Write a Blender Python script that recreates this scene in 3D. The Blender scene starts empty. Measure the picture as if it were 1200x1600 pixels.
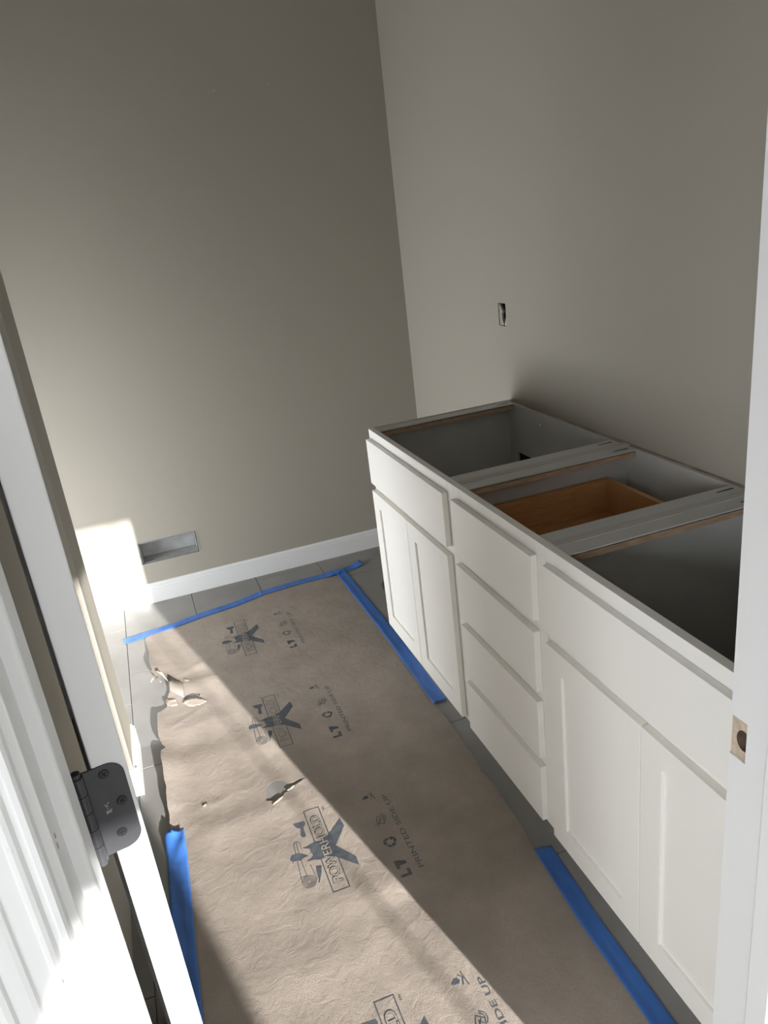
import bpy, bmesh, math, random
from mathutils import Vector, Matrix, noise
from mathutils.geometry import delaunay_2d_cdt

random.seed(7)
scene = bpy.context.scene
COL = scene.collection

# ------------------------------------------------------------------ camera
cam_data = bpy.data.cameras.new('camera')
cam_data.sensor_fit = 'VERTICAL'
cam_data.sensor_height = 24.0
cam_data.sensor_width = 18.0
cam_data.lens = 1199.09 / 1600 * 24.0
cam_data.clip_start = 0.02
cam = bpy.data.objects.new('camera', cam_data)
COL.objects.link(cam)
cam.location = (-0.7296, -2.4264, 1.556)
cam.rotation_euler = tuple(math.radians(a) for a in (68.547, 6.560, -19.718))
scene.camera = cam

# ------------------------------------------------------------------ sky
world = bpy.data.worlds.new('sky')
scene.world = world
world.use_nodes = True
bg = world.node_tree.nodes['Background']
bg.inputs['Color'].default_value = (0.93, 0.96, 1.0, 1)
bg.inputs['Strength'].default_value = 12.0

# ------------------------------------------------------------------ sun
SUN_DIR = Vector((-0.243, 1.0, -0.2365)).normalized()
sun = bpy.data.lights.new('sun', 'SUN')
sun.energy = 11.5
sun.angle = math.radians(0.53)
sun.color = (1.0, 0.98, 0.945)
sun_ob = bpy.data.objects.new('sun', sun)
COL.objects.link(sun_ob)
sun_ob.rotation_euler = SUN_DIR.to_track_quat('-Z', 'Y').to_euler()
sun_ob.location = (1.5, -8, 3)

# ------------------------------------------------------------------ exposure
vs = scene.view_settings
vs.view_transform = 'Standard'
vs.look = 'None'
vs.exposure = 0.55
vs.gamma = 1.0
vs.use_curve_mapping = False
scene.cycles.max_bounces = 14
scene.cycles.diffuse_bounces = 10
scene.cycles.sample_clamp_indirect = 12.0

# ------------------------------------------------------------------ measures (metres)
XF = 0.0            # face-frame plane of the vanity
XW = 0.545          # right wall
XL = -1.90          # left wall of the bathroom
YB = 0.972          # back wall
YN = -1.826         # bathroom face of the doorway wall
YH = -1.941         # hall face of the doorway wall
YE = -5.80          # glazed end wall of the hall
HC = 2.62           # ceiling
PX, PY0, PY1 = -0.973, -0.360, -0.125   # partition beside the door swing
JL, JR = -0.8505, -0.146   # inner faces of the left and right jamb
DOOR_H = 2.045
VT = 0.8763         # top of the vanity units
TF = 0.017          # thickness of doors and drawer fronts

# ------------------------------------------------------------------ materials
def nodes_of(m):
    m.use_nodes = True
    nt = m.node_tree
    return nt, nt.nodes['Principled BSDF']

def mat(name, color, rough=0.5, bump=0.0, bump_scale=200.0, var=0.0, var_scale=6.0, metal=0.0, spec=0.5, detail=3.0, bump_dist=0.001, stretch=None):
    m = bpy.data.materials.new(name)
    nt, b = nodes_of(m)
    b.inputs['Base Color'].default_value = (*color, 1)
    b.inputs['Roughness'].default_value = rough
    b.inputs['Metallic'].default_value = metal
    b.inputs['Specular IOR Level'].default_value = spec
    tc = nt.nodes.new('ShaderNodeTexCoord')
    src = tc.outputs['Object']
    if stretch:
        mp = nt.nodes.new('ShaderNodeMapping')
        mp.inputs['Scale'].default_value = stretch
        nt.links.new(src, mp.inputs['Vector'])
        src = mp.outputs['Vector']
    if bump:
        n = nt.nodes.new('ShaderNodeTexNoise')
        n.inputs['Scale'].default_value = bump_scale
        n.inputs['Detail'].default_value = detail
        nt.links.new(src, n.inputs['Vector'])
        bp = nt.nodes.new('ShaderNodeBump')
        bp.inputs['Strength'].default_value = bump
        bp.inputs['Distance'].default_value = bump_dist
        nt.links.new(n.outputs['Fac'], bp.inputs['Height'])
        nt.links.new(bp.outputs['Normal'], b.inputs['Normal'])
    if var:
        n2 = nt.nodes.new('ShaderNodeTexNoise')
        n2.inputs['Scale'].default_value = var_scale
        n2.inputs['Detail'].default_value = 5
        nt.links.new(src, n2.inputs['Vector'])
        rp = nt.nodes.new('ShaderNodeValToRGB')
        lo = tuple(c * (1 - var) for c in color)
        hi = tuple(min(1, c * (1 + var)) for c in color)
        rp.color_ramp.elements[0].position = 0.3
        rp.color_ramp.elements[1].position = 0.7
        rp.color_ramp.elements[0].color = (*lo, 1)
        rp.color_ramp.elements[1].color = (*hi, 1)
        nt.links.new(n2.outputs['Fac'], rp.inputs['Fac'])
        nt.links.new(rp.outputs['Color'], b.inputs['Base Color'])
    return m

M = {}
M['wall'] = mat('greige_wall_paint', (0.362, 0.3385, 0.2895), 0.75, bump=0.22, bump_scale=260, bump_dist=0.0012, spec=0.3)
M['ceiling'] = mat('ceiling_paint', (0.72, 0.71, 0.69), 0.9)
M['trim'] = mat('white_trim_paint', (0.745, 0.755, 0.755), 0.38, bump=0.05, bump_scale=90, spec=0.5)
M['cab'] = mat('white_cabinet_paint', (0.86, 0.848, 0.805), 0.42, bump=0.03, bump_scale=300)
M['melamine'] = mat('grey_white_carcass', (0.52, 0.52, 0.50), 0.5, var=0.04, var_scale=14)
M['ply'] = mat('raw_plywood_edge', (0.42, 0.30, 0.20), 0.8, var=0.25, var_scale=9, stretch=(4, 40, 40), bump=0.3, bump_scale=120)
M['back_ply'] = mat('raw_back_rail_edge', (0.36, 0.30, 0.235), 0.8, var=0.3, var_scale=16, bump=0.3, bump_scale=150)
M['maple'] = mat('maple_drawer_wood', (0.50, 0.265, 0.115), 0.45, var=0.16, var_scale=7, stretch=(3, 30, 30))
M['tile'] = mat('grey_porcelain_tile', (0.235, 0.228, 0.217), 0.5, var=0.14, var_scale=5, bump=0.12, bump_scale=25, bump_dist=0.001)
M['grout'] = mat('dark_grout', (0.20, 0.19, 0.18), 0.95, bump=0.4, bump_scale=400)
M['tape'] = mat('blue_painters_tape', (0.045, 0.155, 0.48), 0.5, bump=0.5, bump_scale=130, stretch=(1, 0.3, 1), bump_dist=0.0012, var=0.2, var_scale=26)
M['ink'] = mat('grey_blue_ink', (0.075, 0.085, 0.10), 0.55, var=0.25, var_scale=60)
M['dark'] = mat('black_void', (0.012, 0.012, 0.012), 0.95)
M['bronze'] = mat('dark_bronze_hinge', (0.055, 0.056, 0.062), 0.42, metal=0.35, var=0.12, var_scale=40, bump=0.05, bump_scale=300)
M['bronze_screw'] = mat('dark_bronze_screw', (0.045, 0.046, 0.05), 0.33, metal=0.6, bump=0.1, bump_scale=400)
M['stamp'] = mat('pale_stamp_mark', (0.55, 0.55, 0.55), 0.6, var=0.2, var_scale=300)
M['raw'] = mat('raw_jamb_wood', (0.50, 0.40, 0.315), 0.9, var=0.18, var_scale=120, bump=0.5, bump_scale=300)
M['rawhole'] = mat('bored_wood_hole', (0.13, 0.085, 0.06), 0.95, var=0.3, var_scale=90)
M['duct'] = mat('galvanized_sheet', (0.50, 0.515, 0.52), 0.42, metal=0.35, var=0.12, var_scale=24, bump=0.1, bump_scale=60)
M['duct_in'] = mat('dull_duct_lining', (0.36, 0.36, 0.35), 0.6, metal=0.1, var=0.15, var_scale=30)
M['gypsum'] = mat('raw_gypsum_edge', (0.50, 0.485, 0.45), 0.95, bump=0.8, bump_scale=200, bump_dist=0.002)
M['cable'] = mat('pale_cable_jacket', (0.55, 0.53, 0.47), 0.6, var=0.15, var_scale=40)
M['pvc'] = mat('dark_flange_plastic', (0.05, 0.048, 0.045), 0.55, var=0.2, var_scale=20)
M['nail'] = mat('rusty_nail_filler', (0.34, 0.22, 0.16), 0.9, var=0.2, var_scale=300)
M['hall_floor'] = mat('hall_floor_finish', (0.30, 0.285, 0.27), 0.6, var=0.08)
M['hall_wall'] = mat('hall_wall_paint', (0.50, 0.48, 0.44), 0.8)
M['ground'] = mat('dark_asphalt_ground', (0.13, 0.13, 0.125), 0.9, var=0.1)

# paper: brown-grey kraft with fibres, crumples and scuffs
def paper_mat(name, color, lines=True):
    m = bpy.data.materials.new(name)
    nt, b = nodes_of(m)
    tc = nt.nodes.new('ShaderNodeTexCoord')
    n1 = nt.nodes.new('ShaderNodeTexNoise'); n1.inputs['Scale'].default_value = 7; n1.inputs['Detail'].default_value = 6; n1.inputs['Roughness'].default_value = 0.6
    n2 = nt.nodes.new('ShaderNodeTexNoise'); n2.inputs['Scale'].default_value = 420; n2.inputs['Detail'].default_value = 3
    n3 = nt.nodes.new('ShaderNodeTexVoronoi'); n3.inputs['Scale'].default_value = 9; n3.feature = 'DISTANCE_TO_EDGE'
    n4 = nt.nodes.new('ShaderNodeTexNoise'); n4.inputs['Scale'].default_value = 26; n4.inputs['Detail'].default_value = 4; n4.inputs['Distortion'].default_value = 1.2
    for n in (n1, n2, n4):
        nt.links.new(tc.outputs['Object'], n.inputs['Vector'])
    dist = nt.nodes.new('ShaderNodeMixRGB'); dist.blend_type = 'ADD'; dist.inputs['Fac'].default_value = 0.25
    nt.links.new(tc.outputs['Object'], dist.inputs['Color1'])
    nt.links.new(n1.outputs['Color'], dist.inputs['Color2'])
    nt.links.new(dist.outputs['Color'], n3.inputs['Vector'])
    rp = nt.nodes.new('ShaderNodeValToRGB')
    rp.color_ramp.elements[0].position = 0.33; rp.color_ramp.elements[1].position = 0.68
    rp.color_ramp.elements[0].color = (*[c * 0.86 for c in color], 1)
    rp.color_ramp.elements[1].color = (*[c * 1.10 for c in color], 1)
    nt.links.new(n1.outputs['Fac'], rp.inputs['Fac'])
    mx = nt.nodes.new('ShaderNodeMixRGB'); mx.blend_type = 'MULTIPLY'; mx.inputs['Fac'].default_value = 0.35
    r2 = nt.nodes.new('ShaderNodeValToRGB')
    r2.color_ramp.elements[0].position = 0.35; r2.color_ramp.elements[0].color = (0.72, 0.72, 0.72, 1)
    r2.color_ramp.elements[1].position = 0.62; r2.color_ramp.elements[1].color = (1.12, 1.12, 1.12, 1)
    nt.links.new(n2.outputs['Fac'], r2.inputs['Fac'])
    nt.links.new(rp.outputs['Color'], mx.inputs['Color1'])
    nt.links.new(r2.outputs['Color'], mx.inputs['Color2'])
    nt.links.new(mx.outputs['Color'], b.inputs['Base Color'])
    b.inputs['Roughness'].default_value = 0.78
    b.inputs['Specular IOR Level'].default_value = 0.3
    bp1 = nt.nodes.new('ShaderNodeBump'); bp1.inputs['Strength'].default_value = 0.5; bp1.inputs['Distance'].default_value = 0.0012
    bp2 = nt.nodes.new('ShaderNodeBump'); bp2.inputs['Strength'].default_value = 0.35; bp2.inputs['Distance'].default_value = 0.004
    nt.links.new(n2.outputs['Fac'], bp1.inputs['Height'])
    nt.links.new(n4.outputs['Fac'], bp2.inputs['Height'])
    nt.links.new(bp1.outputs['Normal'], bp2.inputs['Normal'])
    last = bp2
    if lines:
        r3 = nt.nodes.new('ShaderNodeValToRGB')
        r3.color_ramp.elements[0].position = 0.0; r3.color_ramp.elements[1].position = 0.022
        nt.links.new(n3.outputs['Distance'], r3.inputs['Fac'])
        bp3 = nt.nodes.new('ShaderNodeBump'); bp3.inputs['Strength'].default_value = 0.10; bp3.inputs['Distance'].default_value = 0.003
        nt.links.new(r3.outputs['Color'], bp3.inputs['Height'])
        nt.links.new(bp2.outputs['Normal'], bp3.inputs['Normal'])
        last = bp3
    nt.links.new(last.outputs['Normal'], b.inputs['Normal'])
    return m
M['paper'] = paper_mat('kraft_floor_paper', (0.330, 0.283, 0.243))
M['paper_pale'] = paper_mat('torn_paper_underside', (0.37, 0.315, 0.262), False)

# ------------------------------------------------------------------ helpers
def link(name, mesh, material=None, parent=None):
    o = bpy.data.objects.new(name, mesh)
    COL.objects.link(o)
    if material is not None and not mesh.materials:
        mesh.materials.append(M[material] if isinstance(material, str) else material)
    if parent is not None:
        o.parent = parent
    return o

def tag(o, label=None, cat=None, group=None, kind=None):
    if label: o['label'] = label
    if cat: o['category'] = cat
    if group: o['group'] = group
    if kind: o['kind'] = kind
    return o

def empty(name, loc=(0, 0, 0), rz=0.0, parent=None):
    o = bpy.data.objects.new(name, None)
    o.empty_display_size = 0.05
    COL.objects.link(o)
    o.location = loc
    o.rotation_euler = (0, 0, rz)
    if parent: o.parent = parent
    return o

def add_box(bm, x0, x1, y0, y1, z0, z1):
    x0, x1 = min(x0, x1), max(x0, x1); y0, y1 = min(y0, y1), max(y0, y1); z0, z1 = min(z0, z1), max(z0, z1)
    v = [bm.verts.new(p) for p in ((x0, y0, z0), (x1, y0, z0), (x1, y1, z0), (x0, y1, z0), (x0, y0, z1), (x1, y0, z1), (x1, y1, z1), (x0, y1, z1))]
    for f in ((3, 2, 1, 0), (4, 5, 6, 7), (0, 1, 5, 4), (1, 2, 6, 5), (2, 3, 7, 6), (3, 0, 4, 7)):
        bm.faces.new([v[i] for i in f])

def to_mesh(name, bm, smooth=False):
    me = bpy.data.meshes.new(name)
    bmesh.ops.recalc_face_normals(bm, faces=bm.faces[:])
    bm.to_mesh(me)
    bm.free()
    if smooth:
        me.polygons.foreach_set('use_smooth', [True] * len(me.polygons))
    return me

def box(name, x0, x1, y0, y1, z0, z1, material, parent=None, bevel=0.0, seg=2):
    bm = bmesh.new()
    add_box(bm, x0, x1, y0, y1, z0, z1)
    if bevel:
        bmesh.ops.bevel(bm, geom=bm.edges[:], offset=bevel, segments=seg, profile=0.5, affect='EDGES')
    return link(name, to_mesh(name, bm), material, parent)

def boxes(name, lst, material, parent=None):
    bm = bmesh.new()
    for b in lst: add_box(bm, *b)
    return link(name, to_mesh(name, bm), material, parent)

def cyl(bm, a, b, r, n=16, caps=True, r2=None):
    a, b = Vector(a), Vector(b)
    d = (b - a).normalized()
    u = d.orthogonal().normalized(); w = d.cross(u)
    r2 = r if r2 is None else r2
    A = [bm.verts.new(a + (u * math.cos(t) + w * math.sin(t)) * r) for t in [2 * math.pi * i / n for i in range(n)]]
    B = [bm.verts.new(b + (u * math.cos(t) + w * math.sin(t)) * r2) for t in [2 * math.pi * i / n for i in range(n)]]
    for i in range(n):
        bm.faces.new((A[i], A[(i + 1) % n], B[(i + 1) % n], B[i]))
    if caps:
        bm.faces.new(A[::-1]); bm.faces.new(B)

def tube(name, pts, r, material, parent=None, n=10):
    bm = bmesh.new()
    pts = [Vector(p) for p in pts]
    rings = []
    up = None
    for i, p in enumerate(pts):
        d = (pts[min(i + 1, len(pts) - 1)] - pts[max(i - 1, 0)]).normalized()
        if up is None: up = d.orthogonal().normalized()
        u = (up - d * up.dot(d)).normalized(); up = u
        w = d.cross(u)
        rings.append([bm.verts.new(p + (u * math.cos(2 * math.pi * k / n) + w * math.sin(2 * math.pi * k / n)) * r) for k in range(n)])
    for a, b in zip(rings, rings[1:]):
        for k in range(n):
            bm.faces.new((a[k], a[(k + 1) % n], b[(k + 1) % n], b[k]))
    bm.faces.new(rings[0][::-1]); bm.faces.new(rings[-1])
    return link(name, to_mesh(name, bm, True), material, parent)

def extrude_profile(name, prof, origin, du, dv, dl, length, material, parent=None):
    """closed profile (u, v) swept along dl"""
    bm = bmesh.new()
    o, du, dv, dl = Vector(origin), Vector(du), Vector(dv), Vector(dl)
    A = [bm.verts.new(o + du * u + dv * v) for u, v in prof]
    B = [bm.verts.new(o + du * u + dv * v + dl * length) for u, v in prof]
    n = len(prof)
    for i in range(n):
        bm.faces.new((A[i], A[(i + 1) % n], B[(i + 1) % n], B[i]))
    bm.faces.new(A[::-1]); bm.faces.new(B)
    return link(name, to_mesh(name, bm), material, parent)

# ================================================================== STRUCTURE
# ---- bathroom floor: grout bed with separate 12 x 24 in tiles
floor = box('floor', XL, XW, YN - 0.115, YB, -0.06, -0.0035, 'grout')
tag(floor, kind='structure')
TW, TL = 0.3055, 0.6105
cols = {-1.894: 0.42, -1.5885: 0.05, -1.283: 0.152, -0.9775: 0.362, -0.672: 0.563, -0.3665: 0.31, -0.061: 0.111, 0.2445: 0.40}
tile_cache = {}
G = 0.0013
for cx, y0 in cols.items():
    x0, x1 = max(cx, XL), min(cx + TW, XW)
    k = -6
    while True:
        ya, yb = y0 + k * TL, y0 + (k + 1) * TL
        k += 1
        if yb < YN - 0.11: continue
        if ya > YB - 0.005: break
        ya, yb = max(ya, YN - 0.11), min(yb, YB)
        w, l = round(x1 - x0 - 2 * G, 4), round(yb - ya - 2 * G, 4)
        if (w, l) not in tile_cache:
            bm = bmesh.new()
            add_box(bm, 0, w, 0, l, -0.010, 0)
            bmesh.ops.bevel(bm, geom=[e for e in bm.edges if all(v.co.z > -0.001 for v in e.verts)], offset=0.0009, segments=1, affect='EDGES')
            tile_cache[(w, l)] = to_mesh('tile', bm)
        t = link('tile', tile_cache[(w, l)], 'tile', floor)
        t.location = (x0 + G, ya + G, random.uniform(-0.0003, 0.0003))

# ---- back wall with the vent cut-out
VX0, VX1, VZ0, VZ1 = -0.853, -0.591, 0.192, 0.296
wall_back = boxes('wall_back', [
    (XL - 0.1, VX0, YB, YB + 0.13, 0, HC), (VX1, XW + 0.1, YB, YB + 0.13, 0, HC),
    (VX0, VX1, YB + 0.119, YB + 0.13, VZ0, VZ1), (VX0, VX1, YB, YB + 0.13, 0, VZ0), (VX0, VX1, YB, YB + 0.13, VZ1, HC)], 'wall')
tag(wall_back, kind='structure')

for x, z in ((-0.168, 2.063), (0.055, 2.071)):
    box('paint_nick', x, x + 0.012, YB - 0.0006, YB + 0.001, z, z + 0.0025, 'gypsum', wall_back)

# ---- right wall with the outlet cut-out
OY0, OY1, OZ0, OZ1 = 0.004, 0.057, 1.134, 1.212
wall_right = boxes('wall_right', [
    (XW, XW + 0.12, YN - 0.115, OY0, 0, HC), (XW, XW + 0.12, OY1, YB, 0, HC),
    (XW + 0.05, XW + 0.12, OY0, OY1, OZ0, OZ1), (XW, XW + 0.12, OY0, OY1, 0, OZ0), (XW, XW + 0.12, OY0, OY1, OZ1, HC)], 'wall')
tag(wall_right, kind='structure')
tag(box('wall_left', XL, -1.020, YN, PY0, 0, HC, 'wall'), kind='structure')
# alcove beyond the partition; unseen window added in its outer wall for fill light
AY0, AY1, AZ0, AZ1 = -0.11, 0.85, 0.05, 0.86
tag(boxes('wall_alcove', [
    (XL - 0.1, XL, PY1, AY0, 0, HC), (XL - 0.1, XL, AY1, YB, 0, HC),
    (XL - 0.1, XL, AY0, AY1, 0, AZ0), (XL - 0.1, XL, AY0, AY1, AZ1, HC)], 'wall'), kind='structure')
tag(boxes('added_window_3', [(XL - 0.07, XL - 0.04, AY0, AY0 + 0.03, AZ0, AZ1), (XL - 0.07, XL - 0.04, AY1 - 0.03, AY1, AZ0, AZ1),
    (XL - 0.07, XL - 0.04, AY0, AY1, AZ0, AZ0 + 0.03), (XL - 0.07, XL - 0.04, AY0, AY1, AZ1 - 0.03, AZ1)], 'trim'), kind='structure')
tag(box('ceiling', XL - 0.1, XW + 0.12, YN, YB + 0.13, HC, HC + 0.1, 'ceiling'), kind='structure')

# ---- short partition left of the door swing
tag(box('wall_partition', XL, PX, PY0, PY1, 0, HC, 'wall', bevel=0.003), kind='structure')

# ---- doorway wall
tag(boxes('wall_front', [
    (-3.2, JL - 0.018, YH, YN, 0, HC), (JR + 0.018, 2.5, YH, YN, 0, HC),
    (JL - 0.018, JR + 0.018, YH, YN, DOOR_H + 0.018, HC)], 'wall'), kind='structure')

# ---- baseboards
BH = 0.094
base_prof = [(0, 0), (0.0135, 0), (0.0135, BH - 0.021), (0.0100, BH - 0.0185), (0.0100, BH - 0.0165), (0.0118, BH - 0.0150), (0.0118, BH - 0.010), (0.009, BH - 0.0065), (0.0060, BH - 0.003), (0.0045, BH), (0, BH)]
tag(extrude_profile('baseboard_back', base_prof, (XL, YB, 0), (0, -1, 0), (0, 0, 1), (1, 0, 0), XW - XL, 'trim'), kind='structure')
bp = empty('baseboard_partition', (PX, PY0, 0)); tag(bp, kind='structure')
inv = Matrix.Translation((-PX, -PY0, 0))
def part_base(name, *a):
    o = extrude_profile(name, *a, 'trim', bp); o.data.transform(inv); return o
part_base('near_board', base_prof, (XL, PY0, 0), (0, -1, 0), (0, 0, 1), (1, 0, 0), PX - XL + 0.013)
part_base('end_board', base_prof, (PX, PY0 + 0.0008, 0), (1, 0, 0), (0, 0, 1), (0, 1, 0), PY1 - PY0)
# baseboard on the right wall in the toilet space
tag(extrude_profile('baseboard_right', base_prof, (XW, 0.004, 0), (-1, 0, 0), (0, 0, 1), (0, 1, 0), YB - 0.018, 'trim'), kind='structure')

# ---- door frame (jambs, stops, casing)
def rounded_stop(name, x_face, x_in, y0, y1, parent):
    """door stop with eased corners on its inner face"""
    s = 1 if x_in > x_face else -1
    r = 0.004
    bm = bmesh.new()
    pts = [(x_face, y0)]
    for c, a0 in (((x_in - s * r, y0 + r), 0), ((x_in - s * r, y1 - r), 1)):
        for i in range(6):
            t = i / 5 * math.pi / 2
            if a0 == 0: pts.append((c[0] + s * r * math.sin(t), c[1] - r * math.cos(t)))
            else: pts.append((c[0] + s * r * math.cos(t), c[1] + r * math.sin(t)))
    pts.append((x_face, y1))
    A = [bm.verts.new((x, y, 0)) for x, y in pts]; B = [bm.verts.new((x, y, DOOR_H)) for x, y in pts]
    n = len(pts)
    for i in range(n): bm.faces.new((A[i], A[(i + 1) % n], B[(i + 1) % n], B[i]))
    bm.faces.new(A[::-1]); bm.faces.new(B)
    o = link(name, to_mesh(name, bm), 'trim', parent)
    return o

t1 = empty('trim_1'); tag(t1, kind='structure')
box('jamb_board', JL - 0.018, JL, YH, YN, 0, DOOR_H, 'trim', t1, bevel=0.0012)
rounded_stop('door_stop', JL, JL + 0.0115, -1.910, -1.875, t1)
# fine scratches on the jamb
for (y, z, s) in ((-1.932, 1.168, 0.004), (-1.934, 1.160, 0.005)):
    box('scuff', JL, JL + 0.0002, y, y + 0.002, z, z + s, 'nail', t1)

t2 = empty('trim_2'); tag(t2, kind='structure')
SY, SZ0, SZ1, SD = -1.8515, 0.8995, 0.9560, 0.0028
boxes('jamb_board', [(JR, JR + 0.018, YH, YN, 0, SZ0), (JR, JR + 0.018, YH, YN, SZ1, DOOR_H),
                     (JR, JR + 0.018, YH, SY, SZ0, SZ1)], 'trim', t2)
# latch mortise: raw wood with a bored hole
hz, hy, hr = (SZ0 + SZ1) / 2 - 0.001, -1.8445, 0.0135
bm = bmesh.new()
X0 = JR + SD
outer = [(YN, SZ0), (YN, SZ1), (SY, SZ1), (SY, SZ0)]
# hole is clipped by the near wall of the mortise
hole = []
for i in range(28):
    a = 2 * math.pi * i / 28
    hole.append((max(hy + hr * 0.80 * math.cos(a), SY + 0.0004), hz + hr * 1.05 * math.sin(a)))
vs_ = [Vector(p) for p in outer + hole]
ed = [(i, (i + 1) % 4) for i in range(4)] + [(4 + i, 4 + (i + 1) % 28) for i in range(28)]
cv, ce, cf, *_ = delaunay_2d_cdt(vs_, ed, [], 0, 1e-6)
def inpoly(p, poly):
    c = False; n = len(poly); j = n - 1
    for i in range(n):
        xi, yi = poly[i][0], poly[i][1]; xj, yj = poly[j][0], poly[j][1]
        if (yi > p[1]) != (yj > p[1]) and p[0] < (xj - xi) * (p[1] - yi) / (yj - yi) + xi: c = not c
        j = i
    return c
bv = [bm.verts.new((X0, p.x, p.y)) for p in cv]
for f in cf:
    c = sum((cv[i] for i in f), Vector((0, 0))) / 3
    if not inpoly(c, hole):
        bm.faces.new([bv[i] for i in f])
mort = link('latch_mortise', to_mesh('latch_mortise', bm), 'raw', t2)
bm = bmesh.new()
A = [bm.verts.new((X0, y, z)) for y, z in hole]; B = [bm.verts.new((X0 + 0.014, y, z)) for y, z in hole]
for i in range(28): bm.faces.new((A[i], A[(i + 1) % 28], B[(i + 1) % 28], B[i]))
bm.faces.new(B)
link('latch_hole', to_mesh('latch_hole', bm), 'rawhole', mort)
rounded_stop('door_stop', JR, JR - 0.011, -1.926, -1.889, t2)
t3 = empty('trim_3'); tag(t3, kind='structure')
box('head_jamb', JL - 0.018, JR + 0.018, YH, YN, DOOR_H, DOOR_H + 0.018, 'trim', t3)
box('head_stop', JL, JR, -1.915, -1.88, DOOR_H - 0.011, DOOR_H, 'trim', t3)

# casing on the hall side (fluted) and one leg on the bathroom side
cas_prof = [(0, 0), (0, 0.0085), (0.002, 0.0105), (0.006, 0.0105), (0.008, 0.009), (0.011, 0.009), (0.0135, 0.0115), (0.0165, 0.0125),
            (0.0195, 0.0115), (0.0215, 0.0095), (0.034, 0.0105), (0.0355, 0.0125), (0.039, 0.0135), (0.050, 0.0145), (0.052, 0.0165), (0.056, 0.0175), (0.060, 0.0165), (0.0625, 0.014), (0.0625, 0)]
c1 = tag(extrude_profile('trim_4', cas_prof, (JL - 0.0065, YH, 0), (-1, 0, 0), (0, -1, 0), (0, 0, 1), DOOR_H + 0.006, 'trim'), kind='structure')
for x, z in ((-0.8735, 1.187), (-0.8725, 1.0615)):
    bm = bmesh.new()
    bmesh.ops.create_circle(bm, cap_ends=True, segments=10, radius=0.0016)
    for v in bm.verts:
        v.co = Vector((x - 0.4 * v.co.y + v.co.x * 0.8, YH - 0.0121, z + v.co.y * 1.7))
    link('nail_mark', to_mesh('nail_mark', bm), 'nail', c1)
tag(extrude_profile('trim_5', cas_prof, (JR + 0.0065, YH, 0), (1, 0, 0), (0, -1, 0), (0, 0, 1), DOOR_H + 0.006, 'trim'), kind='structure')
tag(extrude_profile('trim_6', cas_prof, (JL - 0.0065 - 0.0625, YH, DOOR_H + 0.0065), (0, 0, 1), (0, -1, 0), (1, 0, 0), JR - JL + 0.138, 'trim'), kind='structure')
tag(extrude_profile('trim_7', cas_prof, (JL - 0.0065, YN, 0), (-1, 0, 0), (0, 1, 0), (0, 0, 1), DOOR_H + 0.006, 'trim'), kind='structure')

# ---- open door, hinged on the left jamb
DOOR_A = math.radians(10)
door = empty('door_1', (-0.8350, -1.8135, 0), DOOR_A); tag(door, 'white door swung open into the bathroom, hinge edge towards the doorway', kind='structure')
DT, DW = 0.0290, 0.711
# local axes: x across the thickness, y along the door
slab = box('door_slab', 0, DT, 0, DW, 0.012, 2.035, 'trim', door, bevel=0.0016)
for side, x0, x1 in ((0, -0.0035, 0.0), (1, DT, DT + 0.0035)):
    for z0, z1 in ((0.22, 0.98), (1.12, 1.90)):
        bm = bmesh.new()
        a, b = 0.115, DW - 0.115
        for q in ((a, a + 0.018, z0, z1), (b - 0.018, b, z0, z1), (a + 0.018, b - 0.018, z0, z0 + 0.018), (a + 0.018, b - 0.018, z1 - 0.018, z1)):
            add_box(bm, x0, x1, q[0], q[1], q[2], q[3])
        link('panel_moulding', to_mesh('panel_moulding', bm), 'trim', door)

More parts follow.
